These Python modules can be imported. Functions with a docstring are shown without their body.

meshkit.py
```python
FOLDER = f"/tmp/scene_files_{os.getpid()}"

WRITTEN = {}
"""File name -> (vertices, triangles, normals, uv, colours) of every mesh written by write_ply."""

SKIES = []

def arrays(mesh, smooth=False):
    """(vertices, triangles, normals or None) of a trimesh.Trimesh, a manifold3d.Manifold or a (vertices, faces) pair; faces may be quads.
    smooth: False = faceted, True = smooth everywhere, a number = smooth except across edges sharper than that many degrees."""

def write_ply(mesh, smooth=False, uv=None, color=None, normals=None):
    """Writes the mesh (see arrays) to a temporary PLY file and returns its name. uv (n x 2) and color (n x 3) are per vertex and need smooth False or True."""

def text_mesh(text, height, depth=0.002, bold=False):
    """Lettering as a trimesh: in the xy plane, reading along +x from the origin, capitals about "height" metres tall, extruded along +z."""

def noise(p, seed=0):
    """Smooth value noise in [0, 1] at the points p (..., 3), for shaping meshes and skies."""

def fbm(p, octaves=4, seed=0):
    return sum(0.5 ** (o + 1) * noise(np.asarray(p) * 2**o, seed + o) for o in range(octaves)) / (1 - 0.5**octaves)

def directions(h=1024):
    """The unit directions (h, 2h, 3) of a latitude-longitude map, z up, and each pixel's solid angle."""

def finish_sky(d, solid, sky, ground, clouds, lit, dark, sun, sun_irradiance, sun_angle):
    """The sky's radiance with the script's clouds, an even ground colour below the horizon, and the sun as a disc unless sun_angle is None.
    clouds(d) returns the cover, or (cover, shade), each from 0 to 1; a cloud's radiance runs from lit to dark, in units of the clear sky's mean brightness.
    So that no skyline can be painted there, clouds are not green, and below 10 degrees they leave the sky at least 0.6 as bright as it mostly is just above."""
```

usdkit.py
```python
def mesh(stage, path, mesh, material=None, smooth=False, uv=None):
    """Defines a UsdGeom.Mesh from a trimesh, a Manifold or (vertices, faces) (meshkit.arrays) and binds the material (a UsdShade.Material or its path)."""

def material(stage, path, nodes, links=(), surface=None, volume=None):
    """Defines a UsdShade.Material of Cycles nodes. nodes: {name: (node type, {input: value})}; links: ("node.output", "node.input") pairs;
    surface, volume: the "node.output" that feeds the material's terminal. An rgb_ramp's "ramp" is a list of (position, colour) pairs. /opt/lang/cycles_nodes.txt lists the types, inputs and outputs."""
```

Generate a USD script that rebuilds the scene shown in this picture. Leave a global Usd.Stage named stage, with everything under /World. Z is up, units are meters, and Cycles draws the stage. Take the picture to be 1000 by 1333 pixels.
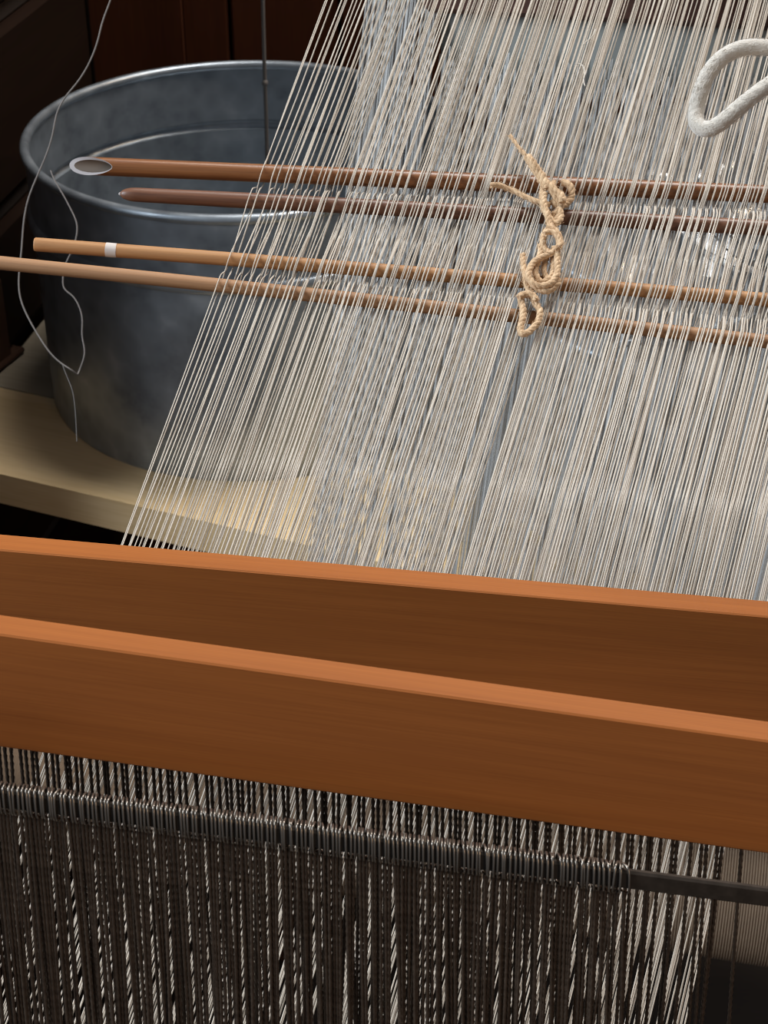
import math, random
import numpy as np
import trimesh
import usdkit, meshkit
from pxr import Usd, UsdGeom, UsdLux, Gf, Sdf, UsdShade

random.seed(7)
rng = np.random.default_rng(7)
stage = Usd.Stage.CreateInMemory()
UsdGeom.SetStageUpAxis(stage, "Z")
UsdGeom.SetStageMetersPerUnit(stage, 1.0)
UsdGeom.Xform.Define(stage, "/World")
UsdGeom.Scope.Define(stage, "/World/Looks")

# ------------------------------------------------------------------ camera
CAM_H, PITCH, F = 1.25, math.radians(33), 2200.0       # eye height, tilt below the horizon, focal length in pixels of the 1000-wide frame
C, S = math.cos(PITCH), math.sin(PITCH)
EYE = np.array([0, 0, CAM_H])
RIGHT, UP, FWD = np.array([1.0, 0, 0]), np.array([0, S, C]), np.array([0, C, -S])
cam = UsdGeom.Camera.Define(stage, "/World/camera")
cam.CreateHorizontalApertureAttr(36.0)
cam.CreateVerticalApertureAttr(36.0 * 1.333)
cam.CreateFocalLengthAttr(36.0 * F / 1000)
cam.CreateClippingRangeAttr(Gf.Vec2f(0.02, 100))
cam.CreateFStopAttr(64.0)
cam.CreateFocusDistanceAttr(0.56)
cam.CreateExposureAttr(0.12)
m4 = np.eye(4)
m4[0, :3], m4[1, :3], m4[2, :3], m4[3, :3] = RIGHT, UP, -FWD, EYE
cam.AddTransformOp().Set(Gf.Matrix4d(*m4.ravel().tolist()))

# ------------------------------------------------------------------ light: daylight from a high window behind the loom's front, a warm room lamp, faint ambience
def rect_light(name, loc, target, w, h, color, inten):
    L = UsdLux.RectLight.Define(stage, "/World/" + name)
    L.CreateWidthAttr(w); L.CreateHeightAttr(h)
    L.CreateColorAttr(Gf.Vec3f(*color)); L.CreateIntensityAttr(inten)
    z = np.array(loc, float) - np.array(target, float); z /= np.linalg.norm(z)
    x = np.cross([0, 0, 1.0], z)
    x = np.array([1.0, 0, 0]) if np.linalg.norm(x) < 1e-4 else x / np.linalg.norm(x)
    y = np.cross(z, x)
    m = np.eye(4); m[0, :3], m[1, :3], m[2, :3], m[3, :3] = x, y, z, loc
    L.AddTransformOp().Set(Gf.Matrix4d(*m.ravel().tolist()))
    return L

rect_light("skylight", (0.35, 1.35, 2.5), (0.05, 0.75, 0.9), 0.9, 0.6, (1.0, 0.98, 0.95), 19.0)
rect_light("side_window_light", (-1.7, 0.32, 1.75), (0.1, 0.85, 0.75), 1.0, 1.1, (0.82, 0.91, 1.0), 14.0)
rect_light("lamp_light", (0.75, 1.30, 1.75), (-0.1, 1.2, 0.65), 0.12, 0.12, (1.0, 0.72, 0.45), 55.0)
rect_light("room_lamp_light", (0.75, -0.75, 1.15), (0.02, 0.45, 0.85), 0.35, 0.35, (1.0, 0.68, 0.40), 6.0)
dome = UsdLux.DomeLight.Define(stage, "/World/ambient_light")
dome.CreateColorAttr(Gf.Vec3f(0.80, 0.88, 1.0)); dome.CreateIntensityAttr(0.05)

# ------------------------------------------------------------------ pixel rays (used only to measure where things stand)
def ray(px, py):
    return FWD + RIGHT * ((px - 500) / F) + UP * (-(py - 666.5) / F)
def W(px, py, z):
    return EYE + ray(px, py) * z
def on_plane(px, py, p0, n):
    r = ray(px, py)
    return EYE + r * (np.dot(np.asarray(p0) - EYE, n) / np.dot(r, n))
def on_height(px, py, h):
    return on_plane(px, py, (0, 0, h), np.array([0, 0, 1.0]))
def unit(v):
    v = np.asarray(v, float)
    return v / np.linalg.norm(v)

# ------------------------------------------------------------------ prims
TAKEN = {}
def numbered(parent, name):
    k = TAKEN.get((parent, name), 0)
    TAKEN[(parent, name)] = k + 1
    return f"{parent}/{name}" + (f"_{k:03d}" if k else "")
def tag(prim, label=None, cat=None, group=None, kind=None):
    for k, v in (("label", label), ("category", cat), ("group", group), ("kind", kind)):
        if v:
            prim.SetCustomDataByKey(k, v)
    return prim
def thing(name, label, cat, mat=None, group=None, kind=None):
    """An Xform directly under /World; mat is a 4x4 whose columns are x, y, z axes and origin."""
    x = UsdGeom.Xform.Define(stage, numbered("/World", name))
    if mat is not None:
        x.AddTransformOp().Set(Gf.Matrix4d(*np.asarray(mat, float).T.ravel().tolist()))
    return tag(x.GetPrim(), label, cat, group, kind)
def obj(name, mesh, mat, parent=None, smooth=False, label=None, kind=None):
    path = numbered(str(parent.GetPath()) if parent else "/World", name)
    return tag(usdkit.mesh(stage, path, mesh, mat, smooth=smooth).GetPrim(), label, kind=kind)
def copy_thing(root, name, mat, label=None, group=None):
    was = root.GetCustomData()
    r = thing(name, label or was["label"], was["category"], mat, group or was.get("group"))
    r.GetReferences().AddInternalReference(root.GetPath())
    x = UsdGeom.Xformable(r); x.ClearXformOpOrder()
    x.MakeMatrixXform().Set(Gf.Matrix4d(*np.asarray(mat, float).T.ravel().tolist()))
    r.SetInstanceable(True)
    return r
def frame(origin, x, y=None, z=None):
    """A right-handed frame: x kept, y or z as a hint."""
    x = unit(x)
    if z is not None:
        y = unit(np.cross(z, x)); z = np.cross(x, y)
    else:
        z = unit(np.cross(x, y)); y = np.cross(z, x)
    m = np.eye(4); m[:3, 0], m[:3, 1], m[:3, 2], m[:3, 3] = x, y, z, origin
    return m
def inv_pt(m, p):
    return (np.asarray(p) - m[:3, 3]) @ m[:3, :3]

# ------------------------------------------------------------------ mesh helpers
def slab(x0, x1, y0, y1, z0, z1, r=0.001):
    """A box with chamfered edges."""
    r = min(r, (x1 - x0) / 3, (y1 - y0) / 3, (z1 - z0) / 3)
    pts = []
    for sx, X in ((1, x0), (-1, x1)):
        for sy, Y in ((1, y0), (-1, y1)):
            for sz, Z in ((1, z0), (-1, z1)):
                pts += [(X, Y + sy * r, Z + sz * r), (X + sx * r, Y, Z + sz * r), (X + sx * r, Y + sy * r, Z)]
    return trimesh.convex.convex_hull(np.array(pts))
def tubes(P, R, sides=6, closed_ends=True, flat=None, twist=None):
    """P (n, k, 3) polylines and R (n, k) or scalar radii -> one mesh of n tubes. flat, twist: an elliptic section that turns (radians along each point)."""
    P = np.asarray(P, float)
    if P.ndim == 2:
        P = P[None]
    n, k, _ = P.shape
    R = np.broadcast_to(np.asarray(R, float), (n, k)) if np.ndim(R) != 1 else np.broadcast_to(np.asarray(R, float)[None, :], (n, k))
    T = np.gradient(P, axis=1)
    T /= np.linalg.norm(T, axis=2, keepdims=True) + 1e-12
    A = np.zeros_like(P)                                     # parallel transport
    ref = np.where(np.abs(T[:, 0, 2:]) < 0.9, [0, 0, 1.0], [1.0, 0, 0])
    a = np.cross(T[:, 0], ref); a /= np.linalg.norm(a, axis=1, keepdims=True)
    for i in range(k):
        a = a - T[:, i] * (a * T[:, i]).sum(1, keepdims=True)
        a /= np.linalg.norm(a, axis=1, keepdims=True) + 1e-12
        A[:, i] = a
    B = np.cross(T, A)
    ang = np.arange(sides) * 2 * np.pi / sides
    ca, sa = np.cos(ang), np.sin(ang) * (flat or 1.0)
    if twist is not None:
        tw = np.broadcast_to(np.asarray(twist, float), (n, k))[:, :, None]
        u = ca * np.cos(tw) - sa * np.sin(tw); v = ca * np.sin(tw) + sa * np.cos(tw)
    else:
        u = np.broadcast_to(ca, (n, k, sides)); v = np.broadcast_to(sa, (n, k, sides))
    V = P[:, :, None] + R[:, :, None, None] * (u[..., None] * A[:, :, None] + v[..., None] * B[:, :, None])
    idx = np.arange(n * k * sides).reshape(n, k, sides)
    p, q = idx[:, :-1], idx[:, 1:]
    pr, qr = np.roll(p, -1, 2), np.roll(q, -1, 2)
    F_ = np.concatenate([np.stack([p, pr, qr], -1).reshape(-1, 3), np.stack([p, qr, q], -1).reshape(-1, 3)])
    if closed_ends:
        caps = []
        for j in range(1, sides - 1):
            caps.append(np.stack([idx[:, 0, 0], idx[:, 0, j + 1], idx[:, 0, j]], -1))
            caps.append(np.stack([idx[:, -1, 0], idx[:, -1, j], idx[:, -1, j + 1]], -1))
        F_ = np.concatenate([F_, *caps])
    return trimesh.Trimesh(V.reshape(-1, 3), F_, process=False)
def spline(pts, n):
    from scipy.interpolate import CubicSpline
    p = np.asarray(pts, float)
    d = np.concatenate([[0], np.cumsum(np.linalg.norm(np.diff(p, axis=0), axis=1))])
    return CubicSpline(d, p)(np.linspace(0, d[-1], n))
def lathe(profile, seg=96):
    p = np.asarray(profile, float)
    a = np.arange(seg) * 2 * np.pi / seg
    V = np.stack([p[:, 0, None] * np.cos(a), p[:, 0, None] * np.sin(a), np.broadcast_to(p[:, 1, None], (len(p), seg))], -1).reshape(-1, 3)
    i = np.arange(len(p) * seg).reshape(len(p), seg)
    a_, b_ = i[:-1], i[1:]
    ar, br = np.roll(a_, -1, 1), np.roll(b_, -1, 1)
    return trimesh.Trimesh(V, np.concatenate([np.stack([a_, ar, br], -1).reshape(-1, 3), np.stack([a_, br, b_], -1).reshape(-1, 3)]), process=False)
def cat(*m):
    return trimesh.util.concatenate([x for x in m if x is not None])

# ------------------------------------------------------------------ materials
def L(name):
    return "/World/Looks/" + name
def wood(name, dark, light, rough=0.5, stretch=(3, 60, 60), ring=1.0, bump=0.15, coat=0.0, spec=0.4, big=1.0):
    """Grain runs along the object's x axis."""
    return usdkit.material(stage, L(name), {
        "tc": ("texture_coordinate", {}),
        "mp": ("mapping", {"scale": stretch}),
        "n1": ("noise_texture", {"scale": 1.0 * ring, "detail": 5, "roughness": 0.6, "distortion": 0.6}),
        "mp2": ("mapping", {"scale": (stretch[0] * 3, stretch[1] * 9, stretch[2] * 9)}),
        "n2": ("noise_texture", {"scale": 1.5, "detail": 3}),
        "mx": ("mix_float", {"fac": 0.35}),
        "r": ("rgb_ramp", {"ramp": [(0.30, dark), (0.70, light)]}),
        "b": ("bump", {"strength": bump, "distance": 0.0006}),
        "p": ("principled_bsdf", {"roughness": rough, "coat_weight": coat, "coat_roughness": 0.25, "specular_ior_level": spec}),
    }, [("tc.object", "mp.vector"), ("tc.object", "mp2.vector"), ("mp.vector", "n1.vector"), ("mp2.vector", "n2.vector"), ("n1.fac", "mx.a"), ("n2.fac", "mx.b"),
        ("mx.result", "r.fac"), ("r.color", "p.base_color"), ("mx.result", "b.height"), ("b.normal", "p.normal")], surface="p.BSDF")
def yarn(name, c0, c1, rough=0.85, sheen=0.3, noise_scale=900, transl=0.25):
    """Cream yarn: tone differs from thread to thread, fine fuzz along it; a little light passes through the fibres."""
    return usdkit.material(stage, L(name), {
        "g": ("geometry", {}), "oi": ("object_info", {}),
        "ad": ("math", {"math_type": "add"}), "fr": ("math", {"math_type": "fraction"}),
        "r": ("rgb_ramp", {"ramp": [(0.0, c0), (1.0, c1)]}),
        "n": ("noise_texture", {"scale": noise_scale, "detail": 2}),
        "b": ("bump", {"strength": 0.5, "distance": 0.0003}),
        "p": ("principled_bsdf", {"roughness": rough, "sheen_weight": sheen, "specular_ior_level": 0.25}),
        "t": ("translucent_bsdf", {}), "mx": ("mix_closure", {"fac": transl}),
    }, [("g.random_per_island", "ad.value1"), ("oi.random", "ad.value2"), ("ad.value", "fr.value1"), ("fr.value", "r.fac"), ("r.color", "p.base_color"), ("r.color", "t.color"),
        ("g.position", "n.vector"), ("n.fac", "b.height"), ("b.normal", "p.normal"), ("p.BSDF", "mx.closure1"), ("t.BSDF", "mx.closure2")], surface="mx.closure")

M = {}
M["bar"] = wood("honey_pine", (0.285, 0.084, 0.0165), (0.415, 0.132, 0.0275), rough=0.55, stretch=(4, 120, 120), coat=0.0, bump=0.12, spec=0.25)
M["cane"] = wood("brown_cane", (0.12, 0.038, 0.012), (0.34, 0.14, 0.048), rough=0.4, stretch=(9, 400, 400), coat=0.2)
M["dark_stick"] = wood("dark_stick", (0.075, 0.030, 0.018), (0.24, 0.105, 0.055), rough=0.45, stretch=(14, 300, 300), coat=0.15)
M["tan_stick"] = wood("tan_dowel", (0.34, 0.16, 0.062), (0.50, 0.26, 0.108), rough=0.55, stretch=(12, 500, 500))
M["tan_stick2"] = wood("brown_dowel", (0.28, 0.14, 0.065), (0.47, 0.26, 0.13), rough=0.55, stretch=(10, 600, 600))
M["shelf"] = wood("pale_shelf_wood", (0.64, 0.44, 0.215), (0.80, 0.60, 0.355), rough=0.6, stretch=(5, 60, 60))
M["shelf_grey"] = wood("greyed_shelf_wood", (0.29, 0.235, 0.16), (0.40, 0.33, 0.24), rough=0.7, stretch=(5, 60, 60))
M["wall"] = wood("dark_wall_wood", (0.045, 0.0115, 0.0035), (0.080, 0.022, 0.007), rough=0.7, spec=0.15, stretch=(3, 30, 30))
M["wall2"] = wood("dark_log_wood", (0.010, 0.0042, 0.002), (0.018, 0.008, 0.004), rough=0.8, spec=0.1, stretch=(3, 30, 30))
M["post"] = wood("dark_post_wood", (0.045, 0.020, 0.011), (0.085, 0.038, 0.020), rough=0.5, stretch=(4, 50, 50))
M["beam"] = wood("dark_beam_wood", (0.040, 0.014, 0.008), (0.075, 0.026, 0.014), rough=0.5, stretch=(4, 50, 50))
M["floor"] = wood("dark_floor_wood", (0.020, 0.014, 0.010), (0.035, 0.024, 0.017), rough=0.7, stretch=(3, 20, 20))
M["warp"] = yarn("cream_yarn", (0.54, 0.475, 0.395), (0.78, 0.70, 0.60))
M["warp_grey"] = yarn("pale_grey_yarn", (0.57, 0.56, 0.54), (0.75, 0.74, 0.72))
M["twine"] = usdkit.material(stage, L("jute_twine"), {
    "g": ("geometry", {}), "n": ("noise_texture", {"scale": 1300, "detail": 4}), "n2": ("noise_texture", {"scale": 420, "detail": 4, "roughness": 0.65}),
    "r": ("rgb_ramp", {"ramp": [(0.25, (0.34, 0.20, 0.10)), (0.5, (0.58, 0.395, 0.23)), (0.75, (0.74, 0.54, 0.34))]}), "b": ("bump", {"strength": 0.6, "distance": 0.0003}),
    "p": ("principled_bsdf", {"roughness": 0.8, "sheen_weight": 0.3, "specular_ior_level": 0.3})},
    [("g.position", "n.vector"), ("g.position", "n2.vector"), ("n2.fac", "r.fac"), ("r.color", "p.base_color"), ("n.fac", "b.height"), ("b.normal", "p.normal")], surface="p.BSDF")
M["cord"] = usdkit.material(stage, L("white_cotton_cord"), {
    "g": ("geometry", {}), "n": ("noise_texture", {"scale": 1500, "detail": 4}), "b": ("bump", {"strength": 0.7, "distance": 0.0005}),
    "p": ("principled_bsdf", {"base_color": (0.55, 0.495, 0.42), "roughness": 0.95, "sheen_weight": 0.8, "sheen_roughness": 0.6, "specular_ior_level": 0.1})},
    [("g.position", "n.vector"), ("n.fac", "b.height"), ("b.normal", "p.normal")], surface="p.BSDF")
M["zinc"] = usdkit.material(stage, L("galvanised_steel"), {
    "tc": ("texture_coordinate", {}), "n": ("noise_texture", {"scale": 26, "detail": 5, "roughness": 0.6}), "v": ("voronoi_texture", {"scale": 70}),
    "n2": ("noise_texture", {"scale": 7, "detail": 3}),
    "mx": ("mix_float", {"fac": 0.3}), "r": ("rgb_ramp", {"ramp": [(0.25, (0.25, 0.28, 0.31)), (0.6, (0.38, 0.42, 0.46)), (0.85, (0.57, 0.61, 0.64))]}),
    "rr": ("map_range", {"from_min": 0.3, "from_max": 0.7, "to_min": 0.30, "to_max": 0.48}),
    "b": ("bump", {"strength": 0.12, "distance": 0.002}),
    "p": ("principled_bsdf", {"metallic": 0.7})},
    [("tc.object", "n.vector"), ("tc.object", "v.vector"), ("tc.object", "n2.vector"), ("n.fac", "mx.a"), ("v.distance", "mx.b"), ("mx.result", "r.fac"), ("r.color", "p.base_color"),
     ("n.fac", "rr.value"), ("rr.result", "p.roughness"), ("n2.fac", "b.height"), ("b.normal", "p.normal")], surface="p.BSDF")
M["steel"] = usdkit.material(stage, L("dark_rod_steel"), {
    "tc": ("texture_coordinate", {}), "n": ("noise_texture", {"scale": 300, "detail": 4}), "r": ("rgb_ramp", {"ramp": [(0.3, (0.034, 0.025, 0.018)), (0.7, (0.062, 0.047, 0.036))]}),
    "p": ("principled_bsdf", {"metallic": 0.6, "roughness": 0.5})}, [("tc.object", "n.vector"), ("n.fac", "r.fac"), ("r.color", "p.base_color")], surface="p.BSDF")
M["wire"] = usdkit.material(stage, L("dark_heddle_wire"), {
    "tc": ("texture_coordinate", {}), "oi": ("object_info", {}), "n": ("noise_texture", {"scale": 500, "detail": 3}),
    "r": ("rgb_ramp", {"ramp": [(0.3, (0.045, 0.029, 0.019)), (0.75, (0.090, 0.062, 0.043))]}),
    "p": ("principled_bsdf", {"metallic": 0.3, "roughness": 0.42, "specular_ior_level": 0.4})},
    [("tc.object", "n.vector"), ("n.fac", "r.fac"), ("r.color", "p.base_color")], surface="p.BSDF")
M["loopwire"] = usdkit.material(stage, L("bright_heddle_wire"), {
    "p": ("principled_bsdf", {"base_color": (0.30, 0.26, 0.22), "metallic": 0.9, "roughness": 0.30})}, [], surface="p.BSDF")
M["plain"] = lambda name, c, rough=0.8: usdkit.material(stage, L(name), {
    "g": ("geometry", {}), "n": ("noise_texture", {"scale": 60, "detail": 5}), "r": ("rgb_ramp", {"ramp": [(0.3, tuple(x * 0.85 for x in c)), (0.7, c)]}),
    "p": ("principled_bsdf", {"roughness": rough})}, [("g.position", "n.vector"), ("n.fac", "r.fac"), ("r.color", "p.base_color")], surface="p.BSDF")
M["film"] = usdkit.material(stage, L("clear_plastic_film"), {
    "f": ("layer_weight", {"blend": 0.25}), "t": ("transparent_bsdf", {"color": (0.95, 0.96, 0.97)}), "gl": ("glossy_bsdf", {"color": (1, 1, 1), "roughness": 0.2}),
    "d": ("translucent_bsdf", {"color": (0.75, 0.78, 0.80)}), "m0": ("mix_closure", {"fac": 0.10}), "m": ("mix_closure", {})},
    [("f.fresnel", "m.fac"), ("t.BSDF", "m0.closure1"), ("d.BSDF", "m0.closure2"), ("m0.closure", "m.closure1"), ("gl.BSDF", "m.closure2")], surface="m.closure")

# ------------------------------------------------------------------ the room
SHELF_H = CAM_H - 0.650
TUB_C = np.array([-0.105, 1.20, SHELF_H])
LW0, LW1 = on_height(0, 482, SHELF_H), on_height(37, 437, SHELF_H)
lw_dir = unit((LW1 - LW0) * [1, 1, 0])
CORNER = LW0 + lw_dir * ((1.50 - LW0[1]) / lw_dir[1])

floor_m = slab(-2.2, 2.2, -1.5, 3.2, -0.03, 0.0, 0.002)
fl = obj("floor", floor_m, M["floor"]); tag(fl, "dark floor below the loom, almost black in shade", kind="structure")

wb = thing("wall_back", "dark reddish wall of upright wooden boards behind the tubs", None, frame((CORNER[0], 1.50, 0.0), (0, 0, 1), y=(1, 0, 0)), kind="structure")
x0, edges = 0.0, [0.0, 0.075, 0.118, 0.215, 0.33, 0.45, 0.58, 0.72, 0.88]
for a, b in zip(edges[:-1], edges[1:]):
    d = rng.uniform(-0.003, 0.003)
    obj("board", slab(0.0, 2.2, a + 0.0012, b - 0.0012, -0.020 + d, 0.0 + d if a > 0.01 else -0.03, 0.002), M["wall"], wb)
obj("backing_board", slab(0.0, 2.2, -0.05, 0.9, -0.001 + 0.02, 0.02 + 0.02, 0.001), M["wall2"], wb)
LWO = CORNER - lw_dir * 0.62
wl = thing("wall_left", "dark left wall of squared logs with pale chinking", None, frame((LWO[0], LWO[1], 0.0), lw_dir, z=(0, 0, 1)), kind="structure")
hz = [0.0, 0.20, 0.40, 0.60, 0.715, 0.86, 1.00, 1.16, 1.34, 1.55, 1.8, 2.1]
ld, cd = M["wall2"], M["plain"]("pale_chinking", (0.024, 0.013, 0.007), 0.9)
for a, b in zip(hz[:-1], hz[1:]):
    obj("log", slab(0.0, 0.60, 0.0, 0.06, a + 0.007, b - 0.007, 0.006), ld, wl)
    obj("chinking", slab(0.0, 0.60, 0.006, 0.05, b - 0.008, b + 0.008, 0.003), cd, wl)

# ------------------------------------------------------------------ the plank shelf under the tubs
s0, s1 = on_height(0, 617, SHELF_H), on_height(385, 706, SHELF_H)
SH_X = unit((s1 - s0) * [1, 1, 0])
SH_Y = np.array([-SH_X[1], SH_X[0], 0])
SHELF = frame(s0, SH_X, y=SH_Y)
seam = inv_pt(SHELF, on_height(30, 510, SHELF_H))[1]
px_h = (s0[1] / C)
th = 0.026
shelf = thing("plank_shelf", "pale wooden plank shelf that carries both metal tubs", "shelf", SHELF)
xl = inv_pt(SHELF, LW0)[0] + 0.02
from shapely.geometry import Polygon, box as sbox
wa, wb_ = inv_pt(SHELF, LW0 - lw_dir * 2 + [0.002, 0, 0]), inv_pt(SHELF, LW0 + lw_dir * 2 + [0.002, 0, 0])
room_side = Polygon([(wa[0], wa[1]), (wb_[0], wb_[1]), (wb_[0] + 5, wb_[1]), (wa[0] + 5, wa[1])])
def shelf_board(y0, y1, xa, xb):
    """A board cut off along the left wall."""
    m = trimesh.creation.extrude_polygon(sbox(xa, y0, xb, y1).intersection(room_side), th, engine="earcut")
    m.apply_translation([0, 0, -th]); return m
obj("board", shelf_board(0.0, seam - 0.0008, -0.5, 0.95), M["shelf"], shelf)
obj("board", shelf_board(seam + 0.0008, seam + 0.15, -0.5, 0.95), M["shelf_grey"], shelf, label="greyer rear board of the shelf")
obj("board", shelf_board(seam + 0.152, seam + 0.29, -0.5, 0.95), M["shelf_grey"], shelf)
for bx in (0.12, 0.80):
    obj("bracket", slab(bx, bx + 0.03, 0.12, seam + 0.2, -th - 0.05, -th, 0.002), M["post"], shelf)
    obj("leg", slab(bx, bx + 0.03, 0.14, 0.17, -SHELF_H, -th - 0.05, 0.002), M["post"], shelf)

# ------------------------------------------------------------------ galvanised tubs
def tub_profile(R, H):
    t = 0.0016
    out = [(0.002, 0.004), (R - 0.012, 0.004), (R - 0.004, 0.002), (R - 0.001, 0.0), (R, 0.003), (R, H - 0.058)]
    for a in np.linspace(-math.pi / 2, math.pi / 2, 9):      # bead rolled into the wall
        out.append((R + 0.0035 * math.cos(a), H - 0.053 + 0.0045 * math.sin(a)))
    out += [(R, H - 0.048), (R, H - 0.006)]
    inn = [(R - t, H - 0.006), (R - t, H - 0.047)]
    for a in np.linspace(math.pi / 2, -math.pi / 2, 9):
        inn.append((R - t + 0.0035 * math.cos(a), H - 0.053 + 0.0040 * math.sin(a)))
    inn += [(R - t, H - 0.059), (R - t, 0.010), (R - 0.010, 0.0065), (0.002, 0.0065)]
    return out + inn
R_T, H_T = 0.1590, 0.207
tub = thing("galvanised_tub", "round galvanised steel tub at the left, cord hanging into it", "tub", frame(TUB_C, (1, 0, 0), y=(0, 1, 0)), "metal tubs on the shelf")
body = lathe(tub_profile(R_T, H_T), 160)
body.vertices += 0.0007 * (meshkit.noise(body.vertices * 14, 3)[:, None] - 0.5) * np.array([1, 1, 0])
obj("body", body, M["zinc"], tub, smooth=50)
a = np.linspace(0, 2 * np.pi, 17)
obj("rolled_rim", lathe(np.stack([R_T - 0.0005 + 0.0036 * np.cos(a), H_T - 0.003 + 0.0036 * np.sin(a)], 1), 160), M["zinc"], tub, smooth=True)
TUB2_C = on_height(905, 600, SHELF_H)
copy_thing(tub, "galvanised_tub", frame(TUB2_C, unit((1, -0.8, 0)), y=(0.8, 1, 0)), "round galvanised steel tub at the right behind the warp threads")

# cord hanging into the tub
cz = TUB_C[1] + 0.085
def at_y(px, py, y):
    return on_plane(px, py, (0, y, 0), np.array([0, 1.0, 0]))
pc = [at_y(340.5, -120, cz), at_y(342, 0, cz), at_y(345, 106, cz), at_y(347, 170, cz), at_y(348, 232, cz)]
hc = thing("hanging_cord", "thin grey cord hanging straight down into the left tub", "cord")
pp = spline(pc, 60)
obj("strand", tubes(pp, 0.0015, 8), M["plain"]("grey_cord", (0.16, 0.14, 0.125)), hc, smooth=True)
kn = trimesh.creation.icosphere(3, 0.0024); kn.vertices *= [1, 1, 1.3]; kn.apply_translation(at_y(345, 108, cz))
obj("knot", kn, M["plain"]("grey_cord_knot", (0.18, 0.16, 0.145)), hc, smooth=True)

# dark post at the far left
pz = 1.10
p_top, p_bot = on_height(-14, 470, SHELF_H), None
post = thing("corner_post", "dark brown post at the left end of the shelf", "post", frame((p_top[0], p_top[1], 0), (0, 0, 1), y=unit((SH_X[0], SH_X[1], 0))))
obj("shaft", slab(SHELF_H + 0.001, SHELF_H + 0.075, -0.012, 0.0165, -0.012, 0.012, 0.004), M["post"], post)
obj("foot", slab(SHELF_H + 0.0008, SHELF_H + 0.006, -0.02, 0.020, -0.024, 0.024, 0.004), M["post"], post)

# ------------------------------------------------------------------ the back of the loom: dark beam, grey apron, rear threads, roller
RX0, RX1 = W(450, 4, 0.93), W(1000, 33, 0.815)
RDIR = unit((RX1 - RX0) * [1, 1, 0])
R_A = RX0 - RDIR * 0.05; R_B = RX0 + RDIR * (np.linalg.norm(RX1 - RX0) + 0.30)
RLEN = np.linalg.norm(R_B - R_A)
RN = np.array([RDIR[1], -RDIR[0], 0])                       # towards the weaver
slope = (RX1[2] - RX0[2]) / np.linalg.norm((RX1 - RX0)[:2])
def rear(px, py, off=0.0):
    return on_plane(px, py, RX0 + RN * off, RN)
BEAM = frame(RX0, RX1 - RX0, z=(0, 0, 1))
bb = thing("rear_beam", "dark red-brown wooden beam across the top of the picture", "beam", BEAM)
obj("timber", slab(0.055, RLEN + 0.15, -0.012, 0.035, 0.0, 0.075, 0.003), M["beam"], bb)
obj("tenon", slab(RLEN + 0.15, RLEN + 0.2, 0.0, 0.022, 0.02, 0.055, 0.002), M["beam"], bb)
# grey apron cloth, hanging from the beam
def cloth(px_l, px_r, ytop, ybot, nx=90, ny=14):
    V = []
    for j in range(ny):
        for i in range(nx):
            u = i / (nx - 1); px = px_l + (px_r - px_l) * u
            pt = rear(px, ytop(px) - 4, 0.0) if j == 0 else rear(px, ytop(px) + (ybot(px) - ytop(px)) * j / (ny - 1), 0.0)
            V.append(pt + RN * 0.0015 * math.sin(px * 0.09 + j * 0.1) * j / ny)
    V = np.array(V); f = []
    for j in range(ny - 1):
        for i in range(nx - 1):
            k = j * nx + i
            f += [(k, k + nx, k + 1), (k + 1, k + nx, k + nx + 1)]
    f = np.array(f); n = len(V)
    V2 = V - RN * 0.0012
    return trimesh.Trimesh(np.vstack([V, V2]), np.vstack([f, f[:, ::-1] + n]), process=False)
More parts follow.
